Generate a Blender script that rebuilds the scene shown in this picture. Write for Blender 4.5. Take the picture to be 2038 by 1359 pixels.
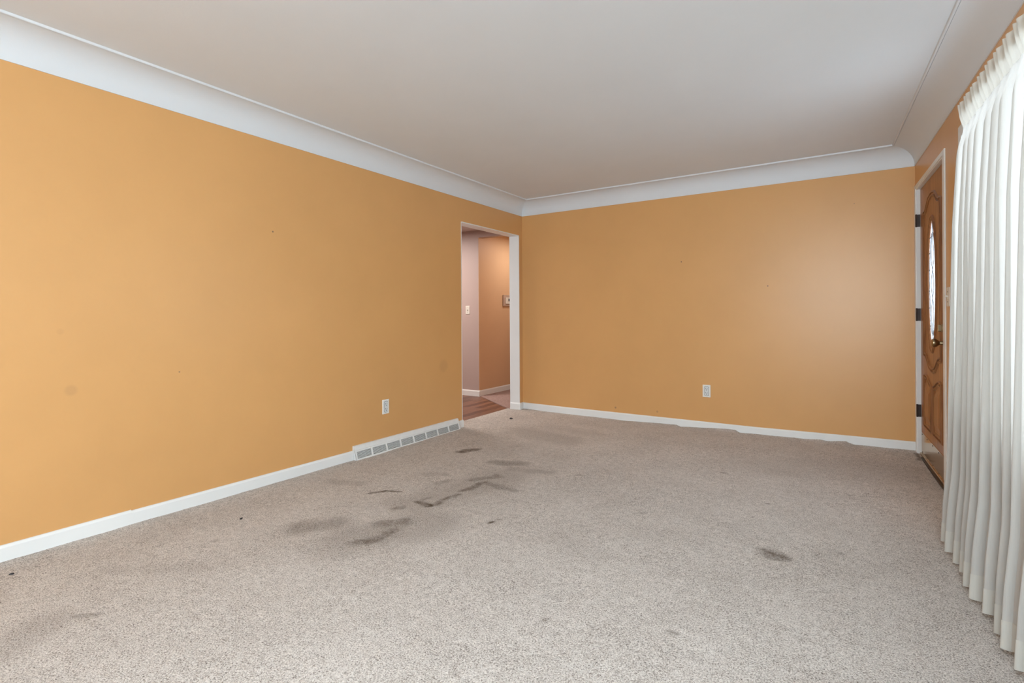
import bpy, bmesh, math, random
import numpy as np
from mathutils import Vector, Matrix

random.seed(4)
for _o in list(bpy.data.objects):
    bpy.data.objects.remove(_o)
SC = bpy.context.scene
COL = SC.collection

# ------------------------------------------------------------------ camera
F_PX, CX, HY = 1026.1, 1019.0, 628.71
YAW, ROLL, CAM_H = math.radians(32.823), math.radians(-0.334), 1.0927
right0 = Vector((math.cos(YAW), math.sin(YAW), 0)); up0 = Vector((0, 0, 1))
c_right = right0 * math.cos(ROLL) + up0 * math.sin(ROLL)
c_up = -right0 * math.sin(ROLL) + up0 * math.cos(ROLL)
c_back = c_right.cross(c_up)
cam_data = bpy.data.cameras.new('camera')
cam = bpy.data.objects.new('camera', cam_data); COL.objects.link(cam)
m = Matrix.Identity(4)
for i in range(3):
    m[i][0], m[i][1], m[i][2] = c_right[i], c_up[i], c_back[i]
m[2][3] = CAM_H
cam.matrix_world = m
cam_data.sensor_width = 36.0
cam_data.lens = F_PX / 2038 * 36.0
cam_data.shift_y = -(679.5 - HY) / 2038
cam_data.clip_start = 0.02
SC.camera = cam

# ------------------------------------------------------------------ sky, daylight, exposure
world = bpy.data.worlds.new('overcast_sky'); SC.world = world
world.use_nodes = True
wn = world.node_tree
wn.nodes['Background'].inputs[0].default_value = (0.78, 0.88, 1.0, 1)
wn.nodes['Background'].inputs[1].default_value = 4.0

SC.view_settings.view_transform = 'Standard'
SC.view_settings.look = 'None'
SC.view_settings.gamma = 1.0
SC.view_settings.use_curve_mapping = False
SC.view_settings.exposure = 0.16

# room constants (metres; X to the right along the back wall, Y into the room)
XL, YB, XR, PHI = -3.1905, 5.175, 0.476, math.radians(2.2775)
COVE_Z, CEIL_Z, COVE_W = 2.2627, 2.4185, 0.160
REAR_Y = -2.6
WD = Vector((math.sin(PHI), -math.cos(PHI), 0))     # along the right wall, from the back corner to the front
WN = Vector((-math.cos(PHI), -math.sin(PHI), 0))    # from the right wall into the room
RW = Vector((XR, YB, 0))
RTH = -math.pi / 2 + PHI
S_REAR = (YB - REAR_Y) / math.cos(PHI)

def rp(s, o, z):
    v = RW + WD * s + WN * o
    return Vector((v.x, v.y, z))

def area(name, loc, rot, sx, sy, power, color):
    d = bpy.data.lights.new(name, 'AREA'); d.shape = 'RECTANGLE'
    d.size, d.size_y, d.energy, d.color = sx, sy, power, color
    o = bpy.data.objects.new(name, d); COL.objects.link(o)
    o.location = loc; o.rotation_euler = rot
    return o

# daylight outside the picture window (right wall) and added fill lights behind the camera
WIN_S0, WIN_S1, WIN_Z0, WIN_Z1 = 1.56, 4.55, 0.62, 2.04
area('window_daylight', rp((WIN_S0 + WIN_S1) / 2, -0.45, 1.45), (math.pi / 2 , 0, PHI + math.pi / 2), 3.4, 1.9, 16, (0.74, 0.885, 1.0))
W2_S0, W2_S1, W2_Z0, W2_Z1 = 5.15, 7.35, 0.75, 2.10
area('side_fill_light', rp((W2_S0 + W2_S1) / 2, -0.45, 1.45), (math.pi / 2, 0, PHI + math.pi / 2), 2.6, 1.8, 25, (0.74, 0.885, 1.0))  # unseen fill added to brighten the room from the right
area('rear_fill_light', (-0.05, REAR_Y - 0.2, 1.42), (math.pi / 2, 0, 0), 1.5, 1.5, 200, (0.74, 0.885, 1.0))  # unseen fill added behind the camera, also gives the end wall its glow
area('overhead_fill_light', (0.0, -0.15, 2.36), (0, 0, 0), .5, .5, 46, (0.76, 0.885, 1.0))  # no fixture here; unseen overhead light added as fill

# ------------------------------------------------------------------ helpers
def ray(px, py):
    l2 = (px - CX) / F_PX; u2 = (HY - py) / F_PX
    return right0 * (l2 * math.cos(ROLL) - u2 * math.sin(ROLL)) + Vector((-math.sin(YAW), math.cos(YAW), 0)) \
        + up0 * (l2 * math.sin(ROLL) + u2 * math.cos(ROLL))
def floor_at(px, py):
    r = ray(px, py); t = -CAM_H / r.z
    return (r.x * t, r.y * t)
def left_at(px, py):
    r = ray(px, py); t = XL / r.x
    return (r.y * t, CAM_H + r.z * t)
def back_at(px, py):
    r = ray(px, py); t = YB / r.y
    return (r.x * t, CAM_H + r.z * t)

class MB:
    """collects geometry for ONE mesh object"""
    def __init__(self):
        self.bm = bmesh.new()
    def box(self, a, b, bevel=0.0):
        x0, y0, z0 = a; x1, y1, z1 = b
        x0, x1 = min(x0, x1), max(x0, x1); y0, y1 = min(y0, y1), max(y0, y1); z0, z1 = min(z0, z1), max(z0, z1)
        vs = [self.bm.verts.new(p) for p in
              [(x0, y0, z0), (x1, y0, z0), (x1, y1, z0), (x0, y1, z0), (x0, y0, z1), (x1, y0, z1), (x1, y1, z1), (x0, y1, z1)]]
        fs = [self.bm.faces.new([vs[i] for i in q]) for q in
              [(3, 2, 1, 0), (4, 5, 6, 7), (0, 1, 5, 4), (1, 2, 6, 5), (2, 3, 7, 6), (3, 0, 4, 7)]]
        if bevel:
            es = {e for f in fs for e in f.edges}
            bmesh.ops.bevel(self.bm, geom=list(es), offset=bevel, segments=2, affect='EDGES', profile=0.6)
        return self
    def prism(self, prof, p0, p1, uax, vax):
        """closed profile [(u,v)] extruded from p0 to p1"""
        uax, vax = Vector(uax), Vector(vax)
        A = [self.bm.verts.new(Vector(p0) + uax * u + vax * v) for u, v in prof]
        B = [self.bm.verts.new(Vector(p1) + uax * u + vax * v) for u, v in prof]
        n = len(prof)
        for i in range(n):
            self.bm.faces.new([A[i], A[(i + 1) % n], B[(i + 1) % n], B[i]])
        self.bm.faces.new(A[::-1]); self.bm.faces.new(B)
        return self
    def lathe(self, prof, axis_o, axis_d, seg=28):
        """prof [(dist along axis, radius)]"""
        d = Vector(axis_d).normalized(); u = d.orthogonal().normalized(); v = d.cross(u)
        rings = []
        for t, r in prof:
            c = Vector(axis_o) + d * t
            rings.append([self.bm.verts.new(c + (u * math.cos(a) + v * math.sin(a)) * max(r, 1e-5)) for a in
                          [2 * math.pi * k / seg for k in range(seg)]])
        for a, b in zip(rings[:-1], rings[1:]):
            for k in range(seg):
                self.bm.faces.new([a[k], a[(k + 1) % seg], b[(k + 1) % seg], b[k]])
        self.bm.faces.new(rings[0][::-1]); self.bm.faces.new(rings[-1])
        return self
    def sweep(self, path, prof, closed=True, y0=0.0):
        """path [(x,z)] in the local wall plane; prof [(sideways, towards room)]; room is -y"""
        n = len(path); rings = []
        for i in range(n):
            p = Vector(path[i])
            a = Vector(path[(i - 1) % n]) if (closed or i > 0) else p
            b = Vector(path[(i + 1) % n]) if (closed or i < n - 1) else p
            t = (b - a).normalized(); nrm = Vector((-t.y, t.x))
            e1 = (p - a).normalized() if (p - a).length > 0 else t
            cosx = max(0.5, abs(e1.dot(t)))
            rings.append([self.bm.verts.new((p.x + nrm.x * w / cosx, y0 - h, p.y + nrm.y * w / cosx)) for w, h in prof])
        rng = range(n) if closed else range(n - 1)
        for i in rng:
            A, B = rings[i], rings[(i + 1) % n]
            for k in range(len(prof) - 1):
                self.bm.faces.new([A[k], A[k + 1], B[k + 1], B[k]])
        return self
    def poly(self, pts, y0, y1):
        """2D outline (x,z) extruded in y"""
        A = [self.bm.verts.new((x, y0, z)) for x, z in pts]; B = [self.bm.verts.new((x, y1, z)) for x, z in pts]
        n = len(pts)
        for i in range(n):
            self.bm.faces.new([A[i], A[(i + 1) % n], B[(i + 1) % n], B[i]])
        self.bm.faces.new(A[::-1]); self.bm.faces.new(B)
        return self
    def build(self, name, mat, parent=None, smooth=False):
        bmesh.ops.recalc_face_normals(self.bm, faces=self.bm.faces)
        me = bpy.data.meshes.new(name); self.bm.to_mesh(me); self.bm.free()
        me.materials.append(mat)
        o = bpy.data.objects.new(name, me); COL.objects.link(o)
        if parent: o.parent = parent
        if smooth:
            for p in me.polygons: p.use_smooth = True
            me.set_sharp_from_angle(angle=math.radians(35))
        return o

def tag(o, label=None, cat=None, group=None, kind=None):
    if label: o['label'] = label
    if cat: o['category'] = cat
    if group: o['group'] = group
    if kind: o['kind'] = kind
    return o
def empty(name, loc, rz=0.0):
    o = bpy.data.objects.new(name, None); COL.objects.link(o)
    o.location = loc; o.rotation_euler = (0, 0, rz); o.empty_display_size = 0.1
    return o
def copy_tree(o, parent=None):
    c = o.copy(); COL.objects.link(c)
    if parent: c.parent = parent
    for ch in list(o.children):
        copy_tree(ch, c)
    return c

# ------------------------------------------------------------------ materials
def new_mat(name):
    mt = bpy.data.materials.new(name); mt.use_nodes = True
    nt = mt.node_tree
    return mt, nt, nt.nodes['Principled BSDF']
def N(nt, kind, **kw):
    n = nt.nodes.new(kind)
    for k, v in kw.items(): setattr(n, k, v)
    return n
def obj_coord(nt, scale=(1, 1, 1)):
    tc = N(nt, 'ShaderNodeTexCoord'); mp = N(nt, 'ShaderNodeMapping')
    mp.inputs['Scale'].default_value = scale
    nt.links.new(tc.outputs['Object'], mp.inputs[0])
    return mp.outputs[0]
def noise(nt, vec, scale, detail=3, rough=0.5, dist=0.0):
    n = N(nt, 'ShaderNodeTexNoise')
    n.inputs['Scale'].default_value = scale; n.inputs['Detail'].default_value = detail
    n.inputs['Roughness'].default_value = rough; n.inputs['Distortion'].default_value = dist
    nt.links.new(vec, n.inputs['Vector'])
    return n.outputs['Fac']
def ramp(nt, fac, stops):
    r = N(nt, 'ShaderNodeValToRGB')
    while len(r.color_ramp.elements) < len(stops): r.color_ramp.elements.new(0.5)
    for e, (p, c) in zip(r.color_ramp.elements, stops):
        e.position = p; e.color = (*c, 1) if len(c) == 3 else c
    nt.links.new(fac, r.inputs[0])
    return r.outputs[0]
def bump(nt, fac, bsdf, strength, dist):
    b = N(nt, 'ShaderNodeBump'); b.inputs['Strength'].default_value = strength; b.inputs['Distance'].default_value = dist
    nt.links.new(fac, b.inputs['Height']); nt.links.new(b.outputs[0], bsdf.inputs['Normal'])
    return b
def paint(name, col, rough=0.5, var=0.03, tex=260, bs=0.08, marks=(), spec=0.4):
    mt, nt, b = new_mat(name)
    v = obj_coord(nt)
    f = noise(nt, v, 1.7, 5, 0.6)
    lo = tuple(c * (1 - var) for c in col); hi = tuple(min(1, c * (1 + var)) for c in col)
    out = ramp(nt, f, [(0.3, lo), (0.7, hi)])
    for (p, r, k) in marks:          # small scuffs with a place of their own on the wall
        d = N(nt, 'ShaderNodeVectorMath', operation='DISTANCE'); nt.links.new(v, d.inputs[0]); d.inputs[1].default_value = p
        mr = N(nt, 'ShaderNodeMapRange', interpolation_type='SMOOTHSTEP'); nt.links.new(d.outputs['Value'], mr.inputs[0])
        mr.inputs[1].default_value = r * 0.4; mr.inputs[2].default_value = r; mr.inputs[3].default_value = k; mr.inputs[4].default_value = 0
        mx = N(nt, 'ShaderNodeMix', data_type='RGBA'); nt.links.new(mr.outputs[0], mx.inputs[0]); nt.links.new(out, mx.inputs[6])
        mx.inputs[7].default_value = (0.12, 0.09, 0.07, 1); out = mx.outputs[2]
    nt.links.new(out, b.inputs['Base Color'])
    b.inputs['Roughness'].default_value = rough
    b.inputs['Specular IOR Level'].default_value = spec
    if bs:
        bump(nt, noise(nt, v, tex, 2, 0.5), b, bs, 0.002)
    return mt
def plain(name, col, rough=0.5, metal=0.0, spec=0.5):
    mt, nt, b = new_mat(name)
    v = obj_coord(nt)
    f = noise(nt, v, 25, 3, 0.6)
    nt.links.new(ramp(nt, f, [(0.3, tuple(c * 0.94 for c in col)), (0.7, col)]), b.inputs['Base Color'])
    b.inputs['Roughness'].default_value = rough; b.inputs['Metallic'].default_value = metal
    b.inputs['Specular IOR Level'].default_value = spec
    return mt

ORANGE = (0.69, 0.372, 0.142)
def lm(px, py, r, k): y, z = left_at(px, py); return ((XL, y, z), r, k)
def bk(px, py, r, k): x, z = back_at(px, py); return ((x, YB, z), r, k)
M = {}
M['orange_left'] = paint('orange_wall_paint', ORANGE, 0.34, 0.03,
                         marks=[lm(543, 461, 0.008, 0.8), lm(357, 740, 0.006, 0.6), lm(141, 777, 0.035, 0.12), lm(883, 728, 0.08, 0.10), lm(120, 660, 0.02, 0.06)])
M['orange_back'] = paint('orange_wall_paint_back', ORANGE, 0.34, 0.03,
                         marks=[bk(1356, 521, 0.008, 0.9), bk(1528, 569, 0.007, 0.9), bk(1225, 811, 0.014, 0.5), bk(1308, 819, 0.014, 0.3), bk(1700, 405, 0.006, 0.4)])
M['orange'] = paint('orange_wall_paint_right', ORANGE, 0.34, 0.03)
M['mauve'] = paint('mauve_wall_paint', (0.47, 0.36, 0.325), 0.5, 0.02)
M['hall_orange'] = paint('peach_wall_paint', (0.68, 0.44, 0.26), 0.5, 0.03)
M['ceiling'] = paint('ceiling_white', (0.745, 0.77, 0.795), 0.75, 0.015, 90, 0.15)
M['cove'] = paint('cove_white', (0.72, 0.74, 0.76), 0.6, 0.012, 120, 0.1)
M['trim'] = paint('white_trim_paint', (0.82, 0.82, 0.80), 0.35, 0.03, 60, 0.1)
M['hall_ceiling'] = paint('hall_ceiling_paint', (0.62, 0.54, 0.52), 0.7, 0.01)
M['plate'] = plain('white_plastic', (0.86, 0.85, 0.81), 0.3)
M['face'] = plain('outlet_face_plastic', (0.72, 0.74, 0.73), 0.3)
M['almond'] = plain('almond_plastic', (0.74, 0.70, 0.62), 0.35)
M['dark'] = plain('dark_slot', (0.02, 0.02, 0.02), 0.6)
M['register'] = plain('white_enamel', (0.82, 0.82, 0.80), 0.35)
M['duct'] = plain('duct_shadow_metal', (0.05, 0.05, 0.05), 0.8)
M['brass'] = plain('aged_brass', (0.33, 0.25, 0.15), 0.3, 1.0)
M['kick'] = plain('brass_kick_plate', (0.50, 0.32, 0.155), 0.18, 1.0)
M['hinge'] = plain('dark_bronze', (0.05, 0.035, 0.03), 0.45, 0.6)
M['came'] = plain('lead_came', (0.20, 0.21, 0.22), 0.5, 0.6)
M['thermo'] = plain('beige_intercom_plastic', (0.50, 0.36, 0.28), 0.4)
M['crumb'] = plain('dark_crumb', (0.03, 0.03, 0.035), 0.7)

def oak(name, a, b_, rough=0.38):
    mt, nt, b = new_mat(name)
    v = obj_coord(nt, (1, 1, 0.07))
    f1 = noise(nt, v, 60, 6, 0.65, 0.4)
    v2 = obj_coord(nt, (1, 1, 0.16))
    f2 = noise(nt, v2, 9, 4, 0.6, 1.2)
    mx = N(nt, 'ShaderNodeMath', operation='MULTIPLY_ADD'); nt.links.new(f1, mx.inputs[0]); mx.inputs[1].default_value = 0.65
    sc = N(nt, 'ShaderNodeMath', operation='MULTIPLY'); nt.links.new(f2, sc.inputs[0]); sc.inputs[1].default_value = 0.35
    nt.links.new(sc.outputs[0], mx.inputs[2])
    nt.links.new(ramp(nt, mx.outputs[0], [(0.36, a), (0.62, b_)]), b.inputs['Base Color'])
    b.inputs['Roughness'].default_value = rough
    bump(nt, f1, b, 0.25, 0.002)
    return mt
M['oak'] = oak('golden_oak', (0.25, 0.098, 0.034), (0.44, 0.195, 0.073))
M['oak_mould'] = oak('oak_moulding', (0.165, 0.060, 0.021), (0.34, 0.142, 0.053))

# wood floor of the hall
mt, nt, b = new_mat('hall_wood_planks'); M['planks'] = mt
tc = N(nt, 'ShaderNodeTexCoord'); mp = N(nt, 'ShaderNodeMapping'); nt.links.new(tc.outputs['Object'], mp.inputs[0])
mp.inputs['Rotation'].default_value = (0, 0, math.pi / 2)
br = N(nt, 'ShaderNodeTexBrick'); nt.links.new(mp.outputs[0], br.inputs['Vector'])
br.inputs['Scale'].default_value = 1.0; br.inputs['Brick Width'].default_value = 0.9; br.inputs['Row Height'].default_value = 0.085
br.inputs['Mortar Size'].default_value = 0.0015; br.inputs['Color1'].default_value = (0.28, 0.135, 0.085, 1)
br.inputs['Color2'].default_value = (0.13, 0.058, 0.038, 1); br.inputs['Mortar'].default_value = (0.05, 0.025, 0.018, 1)
v = obj_coord(nt, (1, 0.08, 1)); f = noise(nt, v, 70, 4, 0.6)
mx = N(nt, 'ShaderNodeMix', data_type='RGBA', blend_type='MULTIPLY'); mx.inputs[0].default_value = 0.8
nt.links.new(br.outputs['Color'], mx.inputs[6]); nt.links.new(ramp(nt, f, [(0.3, (0.55, 0.55, 0.55)), (0.7, (1.2, 1.15, 1.1))]), mx.inputs[7])
nt.links.new(mx.outputs[2], b.inputs['Base Color']); b.inputs['Roughness'].default_value = 0.4

def carpet_mat(name, stops, stain=True, scale=200):
    mt, nt, b = new_mat(name)
    tc = N(nt, 'ShaderNodeTexCoord'); vec = tc.outputs['Object']
    f1 = noise(nt, vec, scale, 3, 0.72, 0.6)
    f2 = noise(nt, vec, 3.2, 4, 0.6)
    f3 = noise(nt, vec, 28, 3, 0.6)
    a = N(nt, 'ShaderNodeMath', operation='MULTIPLY_ADD'); nt.links.new(f3, a.inputs[0]); a.inputs[1].default_value = 0.16; nt.links.new(f1, a.inputs[2])
    c = N(nt, 'ShaderNodeMath', operation='MULTIPLY_ADD'); nt.links.new(f2, c.inputs[0]); c.inputs[1].default_value = 0.10; nt.links.new(a.outputs[0], c.inputs[2])
    out = ramp(nt, c.outputs[0], stops)
    sp = noise(nt, vec, 115, 2, 0.75, 1.5)          # sparse dark tuft gaps
    spr = ramp(nt, sp, [(0.29, (0.40, 0.36, 0.32)), (0.36, (1, 1, 1))])
    ml = N(nt, 'ShaderNodeMix', data_type='RGBA', blend_type='MULTIPLY'); ml.inputs[0].default_value = 1
    nt.links.new(out, ml.inputs[6]); nt.links.new(spr, ml.inputs[7]); out = ml.outputs[2]
    if stain:
        at = N(nt, 'ShaderNodeAttribute', attribute_name='stain')  # carries the stains and the shade painted in with them
        k = N(nt, 'ShaderNodeMath', operation='MULTIPLY'); nt.links.new(at.outputs['Fac'], k.inputs[0])
        mr = N(nt, 'ShaderNodeMapRange'); nt.links.new(f3, mr.inputs[0]); mr.inputs[1].default_value = 0.3; mr.inputs[2].default_value = 0.65
        mr.inputs[3].default_value = 0.55; mr.inputs[4].default_value = 1.25
        nt.links.new(mr.outputs[0], k.inputs[1]); k.use_clamp = True
        mx = N(nt, 'ShaderNodeMix', data_type='RGBA', blend_type='MULTIPLY'); nt.links.new(k.outputs[0], mx.inputs[0])
        nt.links.new(out, mx.inputs[6]); mx.inputs[7].default_value = (0.22, 0.18, 0.145, 1); out = mx.outputs[2]
    nt.links.new(out, b.inputs['Base Color'])
    b.inputs['Roughness'].default_value = 0.95; b.inputs['Specular IOR Level'].default_value = 0.1
    bump(nt, c.outputs[0], b, 0.7, 0.011)
    return mt
M['carpet'] = carpet_mat('beige_cut_pile_carpet',
    [(0.42, (0.11, 0.092, 0.080)), (0.53, (0.38, 0.32, 0.275)), (0.63, (0.66, 0.59, 0.53)), (0.76, (0.86, 0.785, 0.72))])
M['hall_carpet'] = carpet_mat('hall_carpet', [(0.42, (0.16, 0.10, 0.09)), (0.56, (0.36, 0.24, 0.21)), (0.75, (0.52, 0.38, 0.34))], stain=False)

# sheer curtain: daylight passes diffusely through the weave
def fabric(name, col, transl, transp):
    mt, nt, b = new_mat(name)
    nt.nodes.remove(b); out = nt.nodes['Material Output']
    v = obj_coord(nt, (1, 1, 0.04)); f = noise(nt, v, 420, 2, 0.6)
    cr = ramp(nt, f, [(0.3, tuple(c * 0.95 for c in col)), (0.7, col)])
    d = N(nt, 'ShaderNodeBsdfDiffuse'); t = N(nt, 'ShaderNodeBsdfTranslucent'); tr = N(nt, 'ShaderNodeBsdfTransparent')
    nt.links.new(cr, d.inputs[0]); nt.links.new(cr, t.inputs[0])
    m1 = N(nt, 'ShaderNodeMixShader'); m1.inputs[0].default_value = transl
    nt.links.new(d.outputs[0], m1.inputs[1]); nt.links.new(t.outputs[0], m1.inputs[2])
    m2 = N(nt, 'ShaderNodeMixShader'); m2.inputs[0].default_value = transp
    nt.links.new(m1.outputs[0], m2.inputs[1]); nt.links.new(tr.outputs[0], m2.inputs[2])
    nt.links.new(m2.outputs[0], out.inputs[0])
    return mt
M['sheer'] = fabric('sheer_white_weave', (0.66, 0.63, 0.585), 0.40, 0.035)
M['heading'] = fabric('stiffened_heading_weave', (0.74, 0.71, 0.64), 0.42, 0.03)
M['hem'] = fabric('double_hem_weave', (0.70, 0.665, 0.60), 0.36, 0.02)

def glass(name, tint, gloss=0.12, frost=0.0):
    mt, nt, b = new_mat(name); nt.nodes.remove(b); out = nt.nodes['Material Output']
    tr = N(nt, 'ShaderNodeBsdfTransparent'); tr.inputs[0].default_value = (*tint, 1)
    gl = N(nt, 'ShaderNodeBsdfGlossy'); gl.inputs['Roughness'].default_value = 0.05
    m1 = N(nt, 'ShaderNodeMixShader'); m1.inputs[0].default_value = gloss
    last = tr.outputs[0]
    if frost:
        tl = N(nt, 'ShaderNodeBsdfTranslucent'); tl.inputs[0].default_value = (*tint, 1)
        v = obj_coord(nt, (1, 1, 1)); f = noise(nt, v, 22, 3, 0.6, 1.5)
        mr = N(nt, 'ShaderNodeMapRange'); nt.links.new(f, mr.inputs[0]); mr.inputs[1].default_value = 0.35; mr.inputs[2].default_value = 0.65
        mr.inputs[3].default_value = max(0, frost - 0.25); mr.inputs[4].default_value = min(1, frost + 0.25)
        m0 = N(nt, 'ShaderNodeMixShader'); nt.links.new(mr.outputs[0], m0.inputs[0])
        nt.links.new(tr.outputs[0], m0.inputs[1]); nt.links.new(tl.outputs[0], m0.inputs[2]); last = m0.outputs[0]
    nt.links.new(last, m1.inputs[1]); nt.links.new(gl.outputs[0], m1.inputs[2]); nt.links.new(m1.outputs[0], out.inputs[0])
    return mt
M['glass'] = glass('window_glass', (0.96, 0.98, 0.98), 0.06)
M['leaded'] = glass('bevelled_door_glass', (0.86, 0.90, 0.93), 0.06, 0.45)

# ------------------------------------------------------------------ floor (carpet, one surface, slightly uneven)
def vnoise(x, y, sc, seed):
    """smooth value noise on arrays"""
    rng = np.random.RandomState(seed); T = rng.rand(256, 256)
    u = x * sc + 50; v = y * sc + 50
    i = np.floor(u).astype(int); j = np.floor(v).astype(int); fu = u - i; fv = v - j
    fu = fu * fu * (3 - 2 * fu); fv = fv * fv * (3 - 2 * fv)
    g = lambda a, b: T[a % 256, b % 256]
    return (g(i, j) * (1 - fu) + g(i + 1, j) * fu) * (1 - fv) + (g(i, j + 1) * (1 - fu) + g(i + 1, j + 1) * fu) * fv

xs = np.concatenate([np.arange(XL - 0.17, 0.60, 0.0125), [0.60, 0.72, 0.84]])
ys = np.concatenate([np.arange(REAR_Y, 0.5, 0.15), np.arange(0.5, YB - 0.1, 0.0125), np.arange(YB - 0.1, YB + 0.02, 0.006)])
GX, GY = np.meshgrid(xs, ys)
px_x = [-3.19, -3.10, -2.64, -1.93, -1.44, -1.40, -1.36, -1.28, -0.92, -0.86, -0.82, -0.70, -0.30, -0.18, -0.125, 0.0, 0.035, 0.06, 0.476, 0.9]
px_z = [0.006, 0.004, -0.003, -0.006, 0.007, 0.008, -0.008, 0.0, 0.022, 0.020, -0.003, 0.003, 0.006, 0.016, 0.008, 0.026, 0.012, 0.005, 0.012, 0.0]
prof = np.interp(GX, px_x, px_z)
Z = prof * np.exp(-np.maximum(0, (YB - 0.014) - GY) / 0.05)
ly = [-2.6, 0.69, 1.85, 2.66, 3.99, 5.2]; lz = [0.0, 0.005, -0.004, -0.011, -0.004, 0.0]
Z += np.interp(GY, ly, lz) * np.exp(-np.maximum(0, GX - XL) / 0.3)
Z -= 0.022 * np.exp(-((GX - 0.45) ** 2 / 0.12 + (GY - 4.45) ** 2 / 0.3))
Z += (vnoise(GX, GY, 3.1, 1) - 0.5) * 0.004 + (vnoise(GX, GY, 11, 2) - 0.5) * 0.0025 + (vnoise(GX, GY, 60, 7) - 0.5) * 0.0015

STAINS_AND_SHADE = [  # photo pixels of the two ends, radius in metres, strength
    (916, 900, 946, 894, .050, .80), (983, 919, 1033, 923, .075, .42), (1018, 934, 1097, 941, .06, .25),
    (915, 979, 962, 963, .030, .60), (944, 955, 991, 948, .05, .40), (827, 998, 853, 1009, .030, .75),
    (853, 1009, 908, 987, .028, .62), (838, 993, 859, 990, .022, .5), (830, 1004, 1000, 950, .22, .27),
    (735, 981, 768, 976, .017, .8), (768, 976, 797, 978, .015, .8), (865, 961, 894, 957, .04, .34),
    (850, 942, 888, 945, .05, .2), (971, 963, 1021, 975, .035, .36), (780, 1014, 797, 1012, .026, .45),
    (600, 1050, 670, 1037, .10, .42), (762, 1042, 800, 1037, .06, .42), (708, 1079, 738, 1077, .05, .5),
    (738, 1077, 783, 1051, .03, .5), (690, 1074, 850, 1045, .22, .30), (974, 1040, 982, 1038, .015, .9),
    (991, 1034, 993, 1034, .010, .7), (1021, 1030, 1024, 1029, .01, .4), (668, 957, 715, 960, .07, .22),
    (1533, 1098, 1550, 1108, .052, .6), (1520, 1093, 1568, 1112, .014, .5), (1332, 1257, 1345, 1261, .014, .6),
    (1084, 1233, 1085, 1234, .011, .8), (1526, 1002, 1530, 1003, .010, .8), (1437, 940, 1444, 941, .014, .6),
    (1671, 1100, 1675, 1101, .010, .7), (1496, 1029, 1498, 1029, .007, .8), (1624, 1104, 1630, 1107, .008, .6), (1690, 984, 1696, 985, .009, .6),
    (1040, 858, 1120, 876, .22, .24), (1100, 850, 1180, 862, .15, .16), (1550, 933, 1760, 930, .30, .12),  # broad darker traffic area by the end wall, largely painted-in shade
    (150, 1226, 195, 1222, .018, .4), (10, 1300, 90, 1240, .10, .2), (230, 1135, 420, 1125, .05, .12),
    (1825, 903, 1832, 912, .03, .7), (1279, 1024, 1292, 1022, .02, .3), (1110, 1075, 1180, 1100, .1, .10),
    (1300, 840, 1460, 858, .05, .25), (1150, 945, 1165, 948, .02, .35), (430, 1075, 432, 1076, .02, .3),
]
GXn = GX + (vnoise(GX, GY, 14, 3) - .5) * .05 + (vnoise(GX, GY, 45, 4) - .5) * .02
GYn = GY + (vnoise(GX, GY, 14, 5) - .5) * .05 + (vnoise(GX, GY, 45, 6) - .5) * .02
ST = np.zeros_like(GX)
for (ax, ay, bx, by, r, k) in STAINS_AND_SHADE:
    A = floor_at(ax, ay); B = floor_at(bx, by)
    dx, dy = B[0] - A[0], B[1] - A[1]; L2 = dx * dx + dy * dy + 1e-9
    if r < 0.02: qx, qy = GX, GY
    else: qx, qy = GXn, GYn
    h = np.clip(((qx - A[0]) * dx + (qy - A[1]) * dy) / L2, 0, 1)
    d = np.hypot(qx - A[0] - h * dx, qy - A[1] - h * dy)
    t = np.clip(1.25 - d / r, 0, 1); t = t * t * (3 - 2 * t)
    ST = 1 - (1 - ST) * (1 - k * t)
ny, nx = GX.shape
me = bpy.data.meshes.new('floor')
co = np.stack([GX.ravel(), GY.ravel(), Z.ravel()], 1).astype(np.float32)
ii = (np.arange(ny - 1)[:, None] * nx + np.arange(nx - 1)[None, :]).ravel()
quads = np.stack([ii, ii + 1, ii + nx + 1, ii + nx], 1).astype(np.int32)
me.vertices.add(len(co)); me.vertices.foreach_set('co', co.ravel())
me.loops.add(quads.size); me.loops.foreach_set('vertex_index', quads.ravel())
me.polygons.add(len(quads)); me.polygons.foreach_set('loop_start', (np.arange(len(quads)) * 4).astype(np.int32))
me.update(calc_edges=True)
at = me.attributes.new('stain', 'FLOAT', 'POINT'); at.data.foreach_set('value', ST.ravel().astype(np.float32))
me.polygons.foreach_set('use_smooth', np.ones(len(quads), dtype=bool))
me.materials.append(M['carpet'])
floor = bpy.data.objects.new('floor', me); COL.objects.link(floor)
tag(floor, 'beige cut-pile carpet with dark traffic stains and painted shade', 'carpet floor', kind='structure')

# ------------------------------------------------------------------ walls
OP_Y0, OP_Y1, OP_Z, WT = 4.025, 5.1005, 2.0305, 0.124
def struct(o, label=None, cat=None): return tag(o, label, cat, kind='structure')
w = MB()
w.box((XL - WT, REAR_Y - .12, -.08), (XL, OP_Y0, CEIL_Z + .05))
w.box((XL - WT, OP_Y0, OP_Z), (XL, OP_Y1, CEIL_Z + .05))
w.box((XL - WT, OP_Y1, -.08), (XL, YB + .12, CEIL_Z + .05))
struct(w.build('wall_left', M['orange_left']), 'long orange wall with the open doorway to the hall', 'wall')
w = MB(); w.box((XL, YB, -.08), (XR + .15, YB + .12, CEIL_Z + .05))
struct(w.build('wall_back', M['orange_back']), 'orange end wall between the doorway and the oak door', 'wall')

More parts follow.
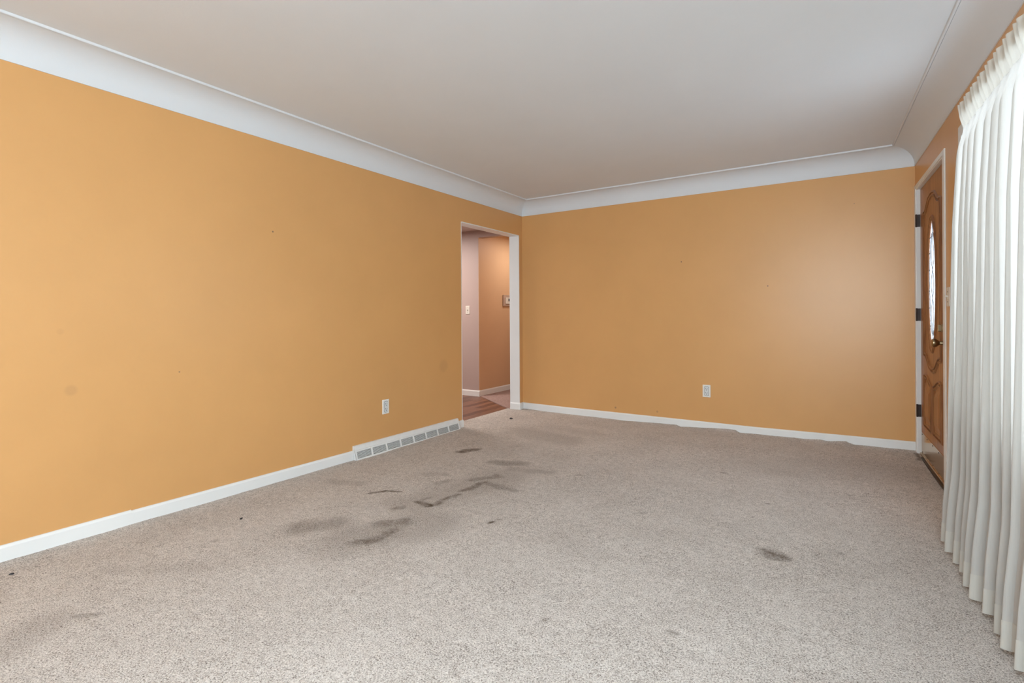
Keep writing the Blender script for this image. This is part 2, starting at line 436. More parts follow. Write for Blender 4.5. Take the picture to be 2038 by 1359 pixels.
DOOR_S0, DOOR_S1, DOOR_Z = 0.060, 1.045, 2.072
w = MB()   # local: x = s along wall, y = outward
w.box((0, 0, -.08), (DOOR_S0, .15, CEIL_Z + .05)); w.box((DOOR_S0, 0, DOOR_Z), (DOOR_S1, .15, CEIL_Z + .05))
w.box((DOOR_S1, 0, -.08), (WIN_S0, .15, CEIL_Z + .05))
w.box((WIN_S0, 0, -.08), (WIN_S1, .15, WIN_Z0)); w.box((WIN_S0, 0, WIN_Z1), (WIN_S1, .15, CEIL_Z + .05))
w.box((WIN_S1, 0, -.08), (W2_S0, .15, CEIL_Z + .05)); w.box((W2_S1, 0, -.08), (S_REAR + .1, .15, CEIL_Z + .05))
w.box((W2_S0, 0, -.08), (W2_S1, .15, W2_Z0)); w.box((W2_S0, 0, W2_Z1), (W2_S1, .15, CEIL_Z + .05))
o = struct(w.build('wall_right', M['orange']), 'orange wall holding the oak entry door and the curtained window', 'wall')
o.location = RW; o.rotation_euler = (0, 0, RTH)
w = MB()
rx = XR + (YB - REAR_Y) * math.tan(PHI)
w.box((XL, REAR_Y - .12, -.08), (-.75, REAR_Y, CEIL_Z + .05)); w.box((.65, REAR_Y - .12, -.08), (rx, REAR_Y, CEIL_Z + .05))
w.box((-.75, REAR_Y - .12, -.08), (.65, REAR_Y, .75)); w.box((-.75, REAR_Y - .12, 2.1), (.65, REAR_Y, CEIL_Z + .05))
struct(w.build('wall_rear', M['orange']), 'plain orange wall behind the viewpoint', 'wall')
w = MB(); w.box((XL - .1, REAR_Y - .1, CEIL_Z), (rx + .15, YB + .1, CEIL_Z + .06))
struct(w.build('ceiling', M['ceiling']), 'flat white plaster ceiling', 'ceiling')

# cove: concave plaster curve with a small bead where it meets the ceiling and a lip on the wall
def cove_profile():
    pts = [(-.01, COVE_Z), (.005, COVE_Z), (.005, COVE_Z + .006)]
    H_ = CEIL_Z - COVE_Z - .012; W_ = COVE_W - .010
    for k in range(1, 15):
        a = math.pi / 2 * k / 14
        pts.append((.005 + (W_ - .005) * (1 - math.cos(a)) ** 1.0 , COVE_Z + .006 + (H_ - .006) * math.sin(a) ** 0.9))
    for k in range(0, 6):
        a = math.pi * k / 5
        pts.append((COVE_W - .004 - .006 * math.cos(a) + 0.0, CEIL_Z - .008 - .005 * math.sin(a)))
    pts += [(COVE_W + .003, CEIL_Z + .004), (-.01, CEIL_Z + .004)]
    return pts
CP = cove_profile()
Z3 = (0, 0, 1)
corner_BL = Vector((XL, YB, 0)); corner_BR = RW.copy(); corner_FL = Vector((XL, REAR_Y, 0)); corner_FR = Vector((rx, REAR_Y, 0))
def cove(name, cA, cB, n, dA, dB, label):
    """mitred at both corners: dA, dB are corner diagonal directions scaled so that n-component is 1"""
    mb = MB(); A = [mb.bm.verts.new(cA + dA * u + Vector((0, 0, v))) for u, v in CP]; B = [mb.bm.verts.new(cB + dB * u + Vector((0, 0, v))) for u, v in CP]
    k = len(CP)
    for i in range(k): mb.bm.faces.new([A[i], A[(i + 1) % k], B[(i + 1) % k], B[i]])
    mb.bm.faces.new(A[::-1]); mb.bm.faces.new(B)
    struct(mb.build(name, M['cove'], smooth=True), label, 'cove moulding')
nL, nB, nR, nF = Vector((1, 0, 0)), Vector((0, -1, 0)), WN, Vector((0, 1, 0))
def diag(a, b):
    # vector d with d.a = 1 and d.b = 1
    det = a.x * b.y - a.y * b.x
    return Vector(((b.y - a.y) / det, (a.x - b.x) / det, 0))
dBL, dBR, dFL, dFR = diag(nL, nB), diag(nB, nR), diag(nL, nF), diag(nR, nF)
cove('trim_1', corner_FL, corner_BL, nL, dFL, dBL, 'white cove running above the long orange wall')
cove('trim_2', corner_BL, corner_BR, nB, dBL, dBR, 'white cove above the orange end wall')
cove('trim_3', corner_BR, corner_FR, nR, dBR, dFR, 'white cove above the oak door and curtain')
cove('trim_4', corner_FL, corner_FR, nF, dFL, dFR, 'white cove above the rear wall')

# baseboards (top edge eased)
def bb_prof(h, t=.014):
    return [(0, -.06), (t, -.06), (t, h - .012), (t - .003, h - .006), (t * .55, h - .001), (t * .35, h), (0, h)]
mb = MB()
REG_Y0, REG_Y1 = 2.668, 3.940
mb.prism(bb_prof(.076), (XL, REAR_Y, 0), (XL, 1.2, 0), (1, 0, 0), Z3)
mb.prism(bb_prof(.072), (XL, 1.2, 0), (XL, REG_Y0 - .004, -.010), (1, 0, 0), Z3)
mb.prism(bb_prof(.066), (XL, REG_Y1 + .003, 0), (XL, OP_Y0 + .008, 0), (1, 0, 0), Z3)
struct(mb.build('baseboard_left', M['trim']), 'white baseboard along the long orange wall', 'baseboard')
mb = MB()
A = [(XL + .003, .076), (-2.64, .070), (-1.9, .068), (-.70, .064), (XR, .076)]
for (xa, ha), (xb, hb) in zip(A[:-1], A[1:]):
    P0 = bb_prof(ha); P1 = bb_prof(hb)
    a = [mb.bm.verts.new((xa, YB - u, v)) for u, v in P0]; c = [mb.bm.verts.new((xb, YB - u, v)) for u, v in P1]
    for i in range(len(a)): mb.bm.faces.new([a[i], a[(i + 1) % len(a)], c[(i + 1) % len(a)], c[i]])
struct(mb.build('baseboard_back', M['trim']), 'chipped white baseboard along the orange end wall', 'baseboard')
mb = MB()   # return piece round the doorway jamb beside the corner
mb.prism(bb_prof(.078), (XL, OP_Y1 + .0005, 0), (XL, YB - .002, 0), (1, 0, 0), Z3)
mb.prism(bb_prof(.078), (XL - WT, OP_Y1, 0), (XL + .014, OP_Y1, 0), (0, -1, 0), Z3)
struct(mb.build('baseboard_corner', M['trim']), 'short white baseboard wrapping the doorway jamb in the corner', 'baseboard')
mb = MB()
mb.prism(bb_prof(.078), (1.135, 0, 0), (S_REAR, 0, 0), (0, -1, 0), Z3)
o = struct(mb.build('baseboard_right', M['trim']), 'white baseboard between the oak door and the curtain', 'baseboard')
o.location = RW; o.rotation_euler = (0, 0, RTH)

# doorway lining (white jambs and head)
mb = MB()
mb.box((XL - WT - .004, OP_Y1 - .006, -.06), (XL + .003, OP_Y1 + .004, OP_Z), .0015)
mb.box((XL - WT - .004, OP_Y0 - .004, -.06), (XL + .0006, OP_Y0 + .006, OP_Z), .0005)
mb.box((XL - WT - .004, OP_Y0 + .006, OP_Z - .006), (XL + .002, OP_Y1 - .006, OP_Z + .003), .0015)
struct(mb.build('trim_5', M['trim']), 'white jamb lining of the open doorway', 'door jamb')

# ------------------------------------------------------------------ hall seen through the doorway
HY0, HX0, HXW = 5.672, -4.200, -6.4
H_CEIL = 2.268
HB_Z = 2.165
w = MB(); w.box((HXW, HY0, -.08), (HX0, HY0 + .10, H_CEIL + .1)); w.box((HX0, HY0, HB_Z), (XL - WT, HY0 + .10, H_CEIL + .1))
struct(w.build('wall_hall', M['mauve']), 'mauve hall wall with a light switch', 'wall')
w = MB(); w.box((HX0 - .10, HY0 + .10, -.08), (HX0, 8.4, H_CEIL + .1)); w.box((HX0 - .1, HY0 + .001, -.08), (HX0 + .004, HY0 + .10, HB_Z))
struct(w.build('wall_passage', M['hall_orange']), 'peach wall of the passage beyond the hall', 'wall')
w = MB(); w.box((HX0 - .1, 8.4, -.08), (-3.0, 8.5, H_CEIL + .1))
w.box((XL - WT + .002, YB + .12, -.08), (XL, 8.4, H_CEIL + .1))
struct(w.build('wall_passage_end', M['hall_orange']), 'far peach wall of the passage', 'wall')
w = MB(); w.box((HXW - .1, 3.0, -.08), (HXW, HY0 + .1, H_CEIL + .1)); w.box((HXW, 2.9, -.08), (XL - WT - .001, 3.0, H_CEIL + .1))
struct(w.build('wall_hall_side', M['mauve']), 'mauve side walls of the hall', 'wall')
w = MB(); w.box((HXW - .1, 2.9, H_CEIL), (XL - WT - .002, 8.5, H_CEIL + .06))
struct(w.build('ceiling_hall', M['hall_ceiling']), 'pale mauve hall ceiling', 'ceiling')
# floors: planks up to the slanting carpet edge
w = MB(); w.box((HXW, 2.9, -.06), (XL - .166, HY0 + .02, -.004))
struct(w.build('floor_hall', M['planks']), 'dark reddish wood plank floor of the hall', 'wood floor')
w = MB()
pts = [(-4.20, 5.69), (-3.36, 5.10), (-3.2, 5.10), (-3.2, 8.4), (-4.20, 8.4)]
va = [w.bm.verts.new((x, y, -.003)) for x, y in pts]; vb = [w.bm.verts.new((x, y, .002)) for x, y in pts]
for i in range(5): w.bm.faces.new([va[i], va[(i + 1) % 5], vb[(i + 1) % 5], vb[i]])
w.bm.faces.new(vb); w.bm.faces.new(va[::-1])
struct(w.build('floor_passage', M['hall_carpet']), 'pinkish carpet of the passage', 'carpet floor')
mb = MB(); mb.prism(bb_prof(.075), (HXW, HY0, 0), (HX0 + .014, HY0, 0), (0, -1, 0), Z3)
struct(mb.build('baseboard_hall', M['trim']), 'white baseboard under the mauve hall wall', 'baseboard')
mb = MB(); mb.prism(bb_prof(.078), (HX0 + .004, HY0 - .004, 0), (HX0 + .004, 8.4, 0), (1, 0, 0), Z3)
struct(mb.build('baseboard_passage', M['trim']), 'white baseboard under the peach passage wall', 'baseboard')
area('hall_fill_light', (-5.0, 4.6, H_CEIL - .03), (0, 0, 0), .9, .9, 50, (1.0, .93, .88))  # unseen area light added to brighten the hall
area('passage_ceiling_lamp', (-3.62, 6.35, H_CEIL - .03), (0, 0, 0), .25, .25, 8, (1.0, .95, .90))

# ------------------------------------------------------------------ windows
def window(name, x0, x1, z0, z1, depth, nm, loc, rz, label):
    r = empty(name, loc, rz); tag(r, label, 'window', kind='structure')
    fr = MB(); t = .05
    fr.box((x0, .02, z0), (x1, depth, z0 + t)); fr.box((x0, .02, z1 - t), (x1, depth, z1))
    fr.box((x0, .02, z0 + t), (x0 + t, depth, z1 - t)); fr.box((x1 - t, .02, z0 + t), (x1, depth, z1 - t))
    for k in range(1, nm):
        xm = x0 + (x1 - x0) * k / nm; fr.box((xm - .025, .03, z0 + t), (xm + .025, depth - .02, z1 - t))
    fr.build('window_frame', M['trim'], r)
    g = MB(); g.box((x0 + t, depth * .5, z0 + t), (x1 - t, depth * .5 + .004, z1 - t)); g.build('window_pane', M['glass'], r)
    s = MB(); s.box((x0 - .06, -.055, z0 - .025), (x1 + .06, .03, z0), .004); s.build('window_sill', M['trim'], r)
    c = MB(); c.box((x0 - .06, -.012, z0), (x0, 0, z1 + .06)); c.box((x1, -.012, z0), (x1 + .06, 0, z1 + .06)); c.box((x0, -.012, z1), (x1, 0, z1 + .06))
    c.build('window_casing', M['trim'], r)
    return r
window('window_1', WIN_S0, WIN_S1, WIN_Z0, WIN_Z1, .13, 3, RW, RTH, 'wide picture window behind the sheer curtain')
window('fill_window_side', W2_S0, W2_S1, W2_Z0, W2_Z1, .13, 2, RW, RTH, 'unseen window added beyond the sheer curtain for fill light')  # added opening that lets the side fill in

window('fill_window_rear', 0, 1.4, .75, 2.1, .11, 1, (.65, REAR_Y, 0), math.pi, 'unseen window added behind the viewpoint for fill light')  # added opening that lets the rear fill in

# ------------------------------------------------------------------ oak entry door (right wall)
D = empty('door_1', RW, RTH)
tag(D, 'oak entry door with an oval leaded glass and brass kick plate', 'door', kind='structure')
CT = .008   # casing thickness
c = MB()
c.box((.002, -CT, -.06), (.056, 0, DOOR_Z + .026), .002); c.box((1.056, -CT, -.06), (1.112, 0, DOOR_Z + .026), .002)
c.box((.056, -CT, DOOR_Z - .004), (1.056, 0, DOOR_Z + .026), .002)
c.build('casing', M['trim'], D)
c = MB()
c.box((.050, -.002, -.06), (.066, .14, DOOR_Z)); c.box((1.040, -.002, -.06), (1.056, .14, DOOR_Z)); c.box((.066, -.002, DOOR_Z - .012), (1.040, .14, DOOR_Z + .004))
c.build('door_frame', M['trim'], D)
SL0, SL1, SZ0, SZ1, SY = .069, 1.000, -.004, 2.058, .022     # slab face at y = SY
SL1 = 1.037
CS = .530
GZ, GA, GB = 1.300, .142, .452       # oval glass: centre height, half width, half height
n = 64
d = MB()
def rect_pt(a):
    """point of the slab outline in the direction of angle a as seen from the oval centre"""
    cx_, cz_ = math.cos(a), math.sin(a)
    ts = []
    if cx_ > 1e-9: ts.append((SL1 - CS) / cx_)
    if cx_ < -1e-9: ts.append((SL0 - CS) / cx_)
    if cz_ > 1e-9: ts.append((SZ1 - GZ) / cz_)
    if cz_ < -1e-9: ts.append((SZ0 - GZ) / cz_)
    t = min(ts); return (CS + cx_ * t, GZ + cz_ * t)
angs = [2 * math.pi * k / n for k in range(n)]
for (x, z) in [(SL0, SZ0), (SL1, SZ0), (SL0, SZ1), (SL1, SZ1)]: angs.append(math.atan2(z - GZ, x - CS) % (2 * math.pi))
angs = sorted(set(angs)); n = len(angs)
inner = [(CS + math.cos(a) * GA, GZ + math.sin(a) * GB) for a in angs]
# match ellipse points to true direction angle
inner = []
for a in angs:
    r_ = 1 / math.sqrt((math.cos(a) / GA) ** 2 + (math.sin(a) / GB) ** 2); inner.append((CS + math.cos(a) * r_, GZ + math.sin(a) * r_))
outer = [rect_pt(a) for a in angs]
V = {}
for key, pts_, y in (('if', inner, SY), ('of', outer, SY), ('ib', inner, SY + .044), ('ob', outer, SY + .044)):
    V[key] = [d.bm.verts.new((x, y, z)) for x, z in pts_]
for i in range(n):
    j = (i + 1) % n
    d.bm.faces.new([V['if'][i], V['of'][i], V['of'][j], V['if'][j]]); d.bm.faces.new([V['ib'][j], V['ob'][j], V['ob'][i], V['ib'][i]])
    d.bm.faces.new([V['of'][i], V['ob'][i], V['ob'][j], V['of'][j]]); d.bm.faces.new([V['if'][j], V['ib'][j], V['ib'][i], V['if'][i]])
d.build('door_slab', M['oak'], D)
# oval moulding
PR = [(-.020, 0), (-.017, .005), (-.010, .009), (-.004, .005), (.004, .009), (.012, .007), (.017, 0)]
oval = [(CS + math.cos(a) * (GA + .018), GZ + math.sin(a) * (GB + .018)) for a in [2 * math.pi * k / 72 for k in range(72)]]
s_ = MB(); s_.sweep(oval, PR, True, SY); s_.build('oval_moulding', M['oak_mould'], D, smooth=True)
# large shaped panel moulding: ogee at top and bottom
def ogee(x0, x1, z_c, z_m, n_=14):
    """from corner (x0,z_c) curve to the middle (z_m) and back down to (x1,z_c)"""
    out = []; w_ = x1 - x0
    for k in range(n_ + 1):
        t = k / n_; u = min(t, 1 - t) * 2      # 0 at the corners, 1 in the middle
        if u < .16: e = 0
        else:
            q = (u - .16) / .62
            e = min(1, q); e = e * e * (3 - 2 * e)
            if u > .78: e = 1 + .10 * math.sin((u - .78) / .22 * math.pi / 2)
        out.append((x0 + w_ * t, z_c + (z_m - z_c) * e))
    return out
X0, X1 = CS - .305, CS + .305
path = ogee(X0, X1, 1.845, 1.925, 40) + ogee(X1, X0, .785, .700, 40)
PG = [(-.020, 0), (-.016, .007), (-.009, .010), (-.003, -.004), (.003, -.004), (.009, .009), (.017, .006), (.022, 0)]
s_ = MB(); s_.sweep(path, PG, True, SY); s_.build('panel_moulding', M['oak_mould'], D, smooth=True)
# two lower raised panels
for sgn in (-1, 1):
    xa, xb = (CS - .305, CS - .045) if sgn < 0 else (CS + .045, CS + .305)
    zo_, zi_ = .625, .575
    top = []
    for k in range(15):
        t = k / 14; x = xb + (xa - xb) * t
        u = abs(x - CS) / .305; e = min(1, max(0, (u - .15) / .6)); e = e * e * (3 - 2 * e)
        top.append((x, zi_ + (zo_ - zi_) * e))
    path = [(xa, .255), (xb, .255)] + top
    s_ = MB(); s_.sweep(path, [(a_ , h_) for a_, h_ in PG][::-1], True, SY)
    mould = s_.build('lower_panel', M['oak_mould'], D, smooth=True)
    cxp, czp = (xa + xb) / 2, .43
    ring = [[((x - cxp) * f_ + cxp, (z - czp) * f_ + czp) for x, z in path] for f_ in (.78, .55)]
    f_ = MB(); A_ = [f_.bm.verts.new((x, SY, z)) for x, z in ring[0]]; B_ = [f_.bm.verts.new((x, SY - .010, z)) for x, z in ring[1]]
    for i in range(len(A_)): f_.bm.faces.new([A_[i], A_[(i + 1) % len(A_)], B_[(i + 1) % len(A_)], B_[i]])
    f_.bm.faces.new(B_)
    f_.build('raised_field', M['oak'], mould)
# leaded glass
g = MB(); ov = [(CS + math.cos(a) * (GA + .002), GZ + math.sin(a) * (GB + .002)) for a in [2 * math.pi * k / 64 for k in range(64)]]
g.poly(ov, SY + .004, SY + .009); gl = g.build('oval_glass', M['leaded'], D)
c = MB()
def came(pts_, w_=.0022, closed=False): c.sweep(pts_, [(-w_, 0), (-w_ * .6, .003), (w_ * .6, .003), (w_, 0)], closed, SY + .0035)
came([(CS + math.cos(a) * GA * .72, GZ + math.sin(a) * GB * .80) for a in [2 * math.pi * k / 48 for k in range(48)]], .002, True)
for zz in (-.30, -.17, -.05, .10, .22, .33):
    hw = GA * math.sqrt(max(0, 1 - (zz / GB) ** 2)); iw = GA * .72 * math.sqrt(max(0, 1 - (zz / (GB * .8)) ** 2))
    came([(CS - hw, GZ + zz), (CS - iw, GZ + zz + .008)]); came([(CS + iw, GZ + zz + .008), (CS + hw, GZ + zz)])
came([(CS, GZ - GB), (CS, GZ - GB * .8)]); came([(CS, GZ + GB * .8), (CS, GZ + GB)])
for s2 in (-1, 1):   # curling stem pattern
    came([(CS + s2 * (.012 + .055 * math.sin(k / 20 * math.pi * 3) * math.sin(k / 20 * math.pi)), GZ - GB * .78 + GB * 1.56 * k / 20) for k in range(21)], .0018)
c.build('leading', M['came'], gl)
# kick plate
k_ = MB(); k_.box((SL0 + .02, SY - .003, .012), (SL1 - .02, SY + .001, .175), .001); kp = k_.build('kick_plate', M['kick'], D)
for x in (.12, .32, .53, .74, .95):
    for z in (.025, .162):
        sc_ = MB(); sc_.lathe([(0, .004), (.0015, .004), (.0025, .002)], (x, SY - .003, z), (0, -1, 0), 10); sc_.build('screw', M['hinge'], kp)
t_ = MB(); t_.box((.066, .002, -.06), (1.04, .12, -.006)); t_.build('threshold', M['hinge'], D)
s_ = MB(); s_.box((SL0, SY - .012, -.010), (SL1, SY, .012), .003); s_.build('door_sweep', M['kick'], D)
# hinges on the far jamb
for z in (1.818, 1.085, .335):
    h_ = MB(); h_.box((.0655, -.010, z - .048), (.068, SY - .001, z + .048)); h_.lathe([(-.05, .0045), (.05, .0045)], (.069, -.004, z), (0, 0, 1), 12)
    h_.build('hinge', M['hinge'], D)
# knob and deadbolt near the free edge
KS = .955
k_ = MB(); k_.lathe([(0, .034), (.004, .034), (.008, .028), (.010, .014), (.030, .011), (.036, .016), (.046, .024), (.058, .028), (.066, .026), (.071, .018), (.073, .008)], (KS, SY, .905), (0, -1, 0))
k_.build('knob', M['brass'], D, smooth=True)
k_ = MB(); k_.lathe([(0, .034), (.005, .034), (.012, .026), (.020, .024), (.022, .010)], (KS, SY, 1.000), (0, -1, 0))
db = k_.build('deadbolt', M['brass'], D, smooth=True)
k_ = MB(); k_.box((KS - .006, SY - .040, .978), (KS + .006, SY - .020, 1.022), .003); k_.build('thumb_turn', M['brass'], db)

# ------------------------------------------------------------------ sheer curtain on the right wall
CU = empty('curtain', rp(3.4, .1, 0), 0)
CU.location = (0, 0, 0)
tag(CU, 'white sheer pinch-pleated curtain hanging over the picture window beside the oak door', 'curtain')
C_S0, C_S1, C_TOP, C_BOT, HEAD, HEM = 2.0, 4.85, 2.062, 0.022, 1.955, 0.115
OZ = ([0.0, .2, .4, .9, 1.5, 1.8, 1.95, 2.06], [.120, .114, .100, .097, .095, .086, .078, .092])
rngc = np.random.RandomState(11)
PITCH = .112
npl = int((C_S1 - C_S0) / PITCH) + 2
jit = rngc.uniform(-.22, .22, npl + 3); ampj = rngc.uniform(.65, 1.25, npl + 3); skew = rngc.uniform(-.35, .35, npl + 3)
def cpoint(q, z):
    """q = arc parameter in pleats, z height -> (s, o)"""
    base = float(np.interp(z, *OZ))
    i = int(math.floor(q)); f = q - i
    tz = max(0.0, min(1.0, (C_TOP - z) / (C_TOP - C_BOT)))
    j = lambda arr: arr[i % len(arr)] * (1 - f) + arr[(i + 1) % len(arr)] * f
    soft = min(1, max(0, (HEAD + .01 - z) / .14)); soft = soft * soft * (3 - 2 * soft)
    # pinch heading: three narrow fingers in each pleat
    fing = 0.0
    if f < .66: fing = .5 - .5 * math.cos(f / .66 * 2 * math.pi * 2)
    head_o = .011 * fing + .001
    pinch = math.exp(-((z - HEAD) / .03) ** 2)
    head_o *= (1 - .55 * pinch)
    # soft folds below
    ph = 2 * math.pi * (q + .18 * j(jit) * tz)
    w = math.cos(ph); w2 = math.cos(2 * ph + 1.1 + 2.0 * j(skew))
    amp = (.013 + .016 * tz ** .8) * j(ampj)
    fold_o = amp * (1 - w) * .9 + .005 * w2 * (0.4 + tz) + .005 * math.sin(q * 1.7 + z * 1.3)
    ds = (.018 + .012 * tz) * math.sin(ph + .4) * soft
    s = C_S0 + q * PITCH + ds + .10 * j(jit) * PITCH * tz
    o = base + head_o * (1 - soft) + (fold_o) * soft
    return s, o + .004
NQ = 22
qs = [k / NQ for k in range(int((C_S1 - C_S0) / PITCH * NQ))]
def cloth(name, z0, z1, nz, mat, extra=0.0):
    mb = MB(); rows = []
    for a in range(nz + 1):
        z = z0 + (z1 - z0) * a / nz; row = []
        for q in qs:
            s, o = cpoint(q, z)
            zz = z
            if a == nz and z1 > 2.0:      # crown of the heading waves a little
                zz += .0025 * math.sin(q * 4 * math.pi)
            if a == 0 and z0 < .1: zz += .006 * math.sin(q * 2.3)
            row.append(mb.bm.verts.new(rp(s, o + extra, zz)))
        rows.append(row)
    for A_, B_ in zip(rows[:-1], rows[1:]):
        for k in range(len(A_) - 1): mb.bm.faces.new([A_[k], A_[k + 1], B_[k + 1], B_[k]])
    return mb.build(name, mat, CU, smooth=False)
def smooth(o):
    for p in o.data.polygons: p.use_smooth = True
smooth(cloth('curtain_panel', HEM, HEAD, 60, M['sheer']))
smooth(cloth('pleated_heading', HEAD, C_TOP, 10, M['heading'], .0008))
smooth(cloth('hem', C_BOT, HEM, 6, M['hem'], .0012))
r_ = MB()
a0, a1 = rp(C_S0 + .01, .075, 2.02), rp(C_S1, .075, 2.02)
r_.prism([(-.006, -.012), (.006, -.012), (.006, .012), (-.006, .012)], a0, a1, WN, Z3)
for s in (C_S0 + .02, 3.4, C_S1 - .02): r_.prism([(-.008, -.008), (.008, -.008), (.008, .008), (-.008, .008)], rp(s, 0, 2.02), rp(s, .075, 2.02), WD, Z3)
r_.build('curtain_rod', M['plate'], CU)

_base = rp(3.4, .1, 0)
CU.location = _base
for ch in CU.children: ch.location = -_base

# ------------------------------------------------------------------ baseboard register (left wall)
R_ = empty('baseboard_register', (XL, REG_Y0, -.010))
tag(R_, 'white metal baseboard heat register with slotted grille on the long orange wall', 'heating register')
RL = REG_Y1 - REG_Y0
body = MB()
P = [(0, -.02), (.012, -.02), (.012, .066), (.024, .070), (.018, .100), (.012, .106), (0, .107)]
body.prism(P, (0, .004, 0), (0, RL - .004, 0), (1, 0, 0), Z3)
body.build('back_panel', M['register'], R_)
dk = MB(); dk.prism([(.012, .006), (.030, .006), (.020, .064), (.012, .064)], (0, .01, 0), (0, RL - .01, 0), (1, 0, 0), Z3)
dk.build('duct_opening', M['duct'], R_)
NC = 8
gr = MB()
def face(v):   # sloped front: v 0..1 from floor to top of the grille
    return (.046 - .019 * v, .006 + .064 * v)
x0, z0 = face(0); x1, z1 = face(1)
def fr_box(y0, y1, v0, v1, t=.004):
    a, b2 = face(v0); c2, d2 = face(v1)
    gr.prism([(a, b2), (c2, d2), (c2 - t, d2), (a - t, b2)], (0, y0, 0), (0, y1, 0), (1, 0, 0), Z3)
fr_box(.0, RL, -.10, .10); fr_box(.0, RL, .88, 1.02)
gr.prism([(.012, z1), (x1, z1), (x1, z1 + .003), (.012, z1 + .006)], (0, 0, 0), (0, RL, 0), (1, 0, 0), Z3)
gr.build('grille_frame', M['register'], R_)
bw = .016
cell = (RL - bw) / NC
for k in range(NC + 1):
    gr = MB(); fr_box(k * cell, k * cell + bw, .10, .88); gr.build('grille_bar', M['register'], R_)
for k in range(NC):
    gr = MB()
    ya, yb = k * cell + bw, (k + 1) * cell
    for q in range(6):
        v = .10 + .78 * (q + .62) / 6.2
        a, b2 = face(v)
        gr.prism([(a - .001, b2 - .0012), (a - .001, b2 + .0012), (a - .009, b2 + .0026), (a - .009, b2 + .0008)], (0, ya, 0), (0, yb, 0), (1, 0, 0), Z3)
    gr.build('louvers', M['register'], R_)
for y in (0, RL):
    e = MB(); yy = (y, y + .003) if y == 0 else (y - .003, y)
    e.prism([(0, -.02), (.047, -.02), (.046, .008), (.027, .071), (.020, .101), (.012, .107), (0, .107)], (0, yy[0], 0), (0, yy[1], 0), (1, 0, 0), Z3)
    e.build('end_cap', M['register'], R_)

# ------------------------------------------------------------------ outlets and switches (local: x sideways, -y towards the room, z up; origin = plate centre at the wall)
def rrect(w_, h_, r, n_=5):
    pts = []
    for cx_, cz_, a0 in ((w_ / 2 - r, h_ / 2 - r, 0), (-w_ / 2 + r, h_ / 2 - r, 90), (-w_ / 2 + r, -h_ / 2 + r, 180), (w_ / 2 - r, -h_ / 2 + r, 270)):
        for k in range(n_ + 1):
            a = math.radians(a0 + 90 * k / n_); pts.append((cx_ + r * math.cos(a), cz_ + r * math.sin(a)))
    return pts
def plate_mesh(w_=.072, h_=.118, t=.006):
    p = MB(); A = rrect(w_, h_, .004); B = rrect(w_ - .008, h_ - .008, .004)
    a = [p.bm.verts.new((x, 0, z)) for x, z in A]; b2 = [p.bm.verts.new((x, -t * .5, z)) for x, z in A]; c2 = [p.bm.verts.new((x, -t, z)) for x, z in B]
    for q, r in ((a, b2), (b2, c2)):
        for i in range(len(q)): p.bm.faces.new([q[i], q[(i + 1) % len(q)], r[(i + 1) % len(q)], r[i]])
    p.bm.faces.new(c2); p.bm.faces.new(a[::-1]); return p
def outlet(loc, rz, label):
    r = empty('wall_outlet', loc, rz); tag(r, label, 'outlet', 'duplex wall outlets')
    plate_mesh().build('face_plate', M['plate'], r)
    gsk = MB(); gsk.poly(rrect(.0425, .0925, .013), -.0058, -.0063); gsk.build('gap_line', M['duct'], r)
    q = MB(); q.poly(rrect(.038, .088, .012), -.004, -.0085); rc = q.build('receptacle', M['face'], r)
    sl = MB()
    for dz in (.020, -.020):
        sl.box((-.0085, -.0090, dz - .001), (-.0060, -.0080, dz + .010)); sl.box((.0060, -.0090, dz - .001), (.0085, -.0080, dz + .009))
        sl.lathe([(0, .0036), (.0008, .0036)], (0, -.0084, dz - .009), (0, -1, 0), 12)
    sl.build('slots', M['dark'], rc)
    return r
yc, zc = left_at(767.3, 809)
outlet((XL, yc, zc), math.pi / 2, 'white duplex outlet low on the long wall above the heat register')
xc, zc = back_at(1406.3, 778)
outlet((xc, YB, zc), 0, 'white duplex outlet low on the end wall between doorway and door')
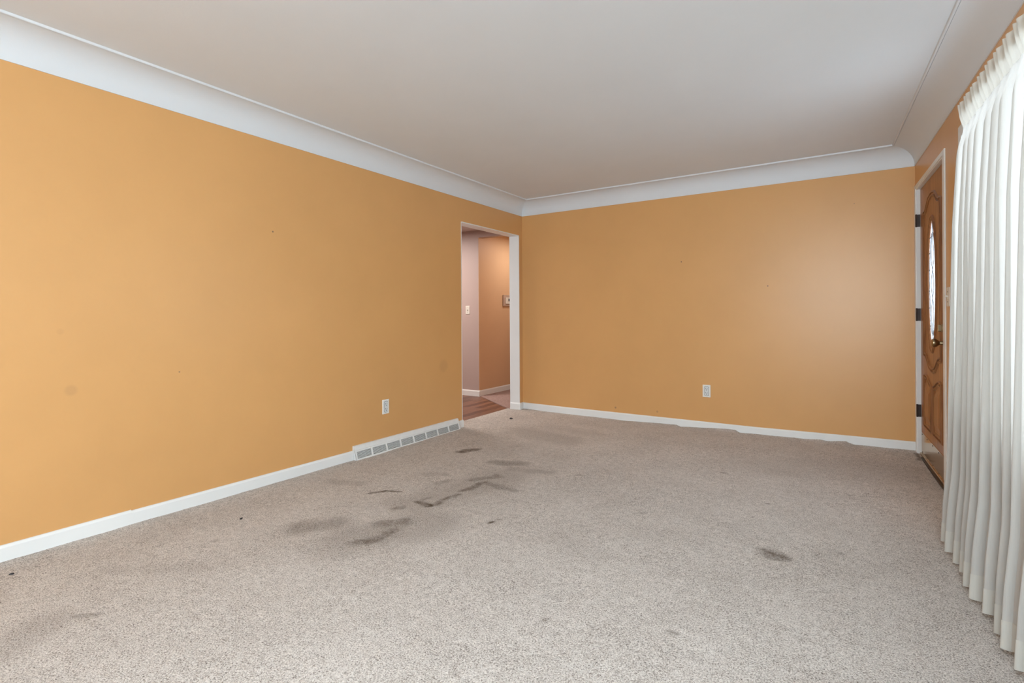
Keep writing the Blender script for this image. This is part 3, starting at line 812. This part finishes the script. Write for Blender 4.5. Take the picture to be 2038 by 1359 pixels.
def switch(loc, rz, label, mat):
    r = empty('light_switch', loc, rz); tag(r, label, 'light switch')
    plate_mesh(.070, .115, .005).build('face_plate', mat, r)
    q = MB(); q.box((-.006, -.0065, -.013), (.006, -.0045, .013), .0008)
    q.prism([(-.0045, -.004), (.0045, -.004), (.0035, .006), (-.0035, .006)], (0, -.005, .0), (0, -.018, .006), (1, 0, 0), Z3)
    q.build('toggle', mat, r)
    for dz in (.030, -.030):
        s2 = MB(); s2.lathe([(0, .0032), (.001, .0030), (.0015, .001)], (0, -.005, dz), (0, -1, 0), 12); s2.build('screw', M['duct'], r)
    return r
switch(rp(1.178, 0, 1.192), RTH, 'almond light switch on the strip of wall between the oak door and the curtain', M['almond'])
r = ray(931, 617); t = HY0 / r.y
switch((r.x * t, HY0, CAM_H + r.z * t), 0, 'almond light switch on the mauve hall wall seen through the doorway', M['almond'])

# intercom on the peach passage wall
r = ray(1006, 598); t = (HX0 + .004) / r.x
I_ = empty('intercom_panel', (HX0 + .004, r.y * t + .05, CAM_H + r.z * t), math.pi / 2)
tag(I_, 'small beige wall control with a dark button in the passage beside the white jamb', 'wall control')
p = MB(); p.box((-.125, -.016, -.080), (.125, 0, .080), .003); p.build('housing', M['thermo'], I_)
p = MB(); p.box((-.075, -.026, -.050), (.100, -.016, .045), .004); p.build('cover', M['almond'], I_)
p = MB(); p.box((-.010, -.034, -.005), (.030, -.026, .028), .002); p.build('button', M['dark'], I_)

# ------------------------------------------------------------------ bits lying on the carpet
def crumb(px, py, r, label, seed):
    x, y = floor_at(px, py); rr = random.Random(seed)
    b_ = MB(); bmesh.ops.create_icosphere(b_.bm, subdivisions=2, radius=r)
    for v_ in b_.bm.verts:
        k = rr.uniform(.7, 1.25); v_.co = Vector((v_.co.x * 1.5 * k, v_.co.y * k, v_.co.z * .6 * k))
    o = b_.build('crumb', M['crumb'], smooth=False); o.location = (x, y, r * .5 + .001); o.rotation_euler = (0, 0, rr.uniform(0, 3))
    tag(o, label, 'debris')
crumb(1017, 834, .012, 'dark crumb on the carpet in front of the doorway jamb', 1)
crumb(23, 1144, .006, 'small dark crumb on the carpet at the far left below the baseboard', 2)
crumb(480, 1033, .006, 'small dark crumb on the carpet left of the large grey stain', 3)
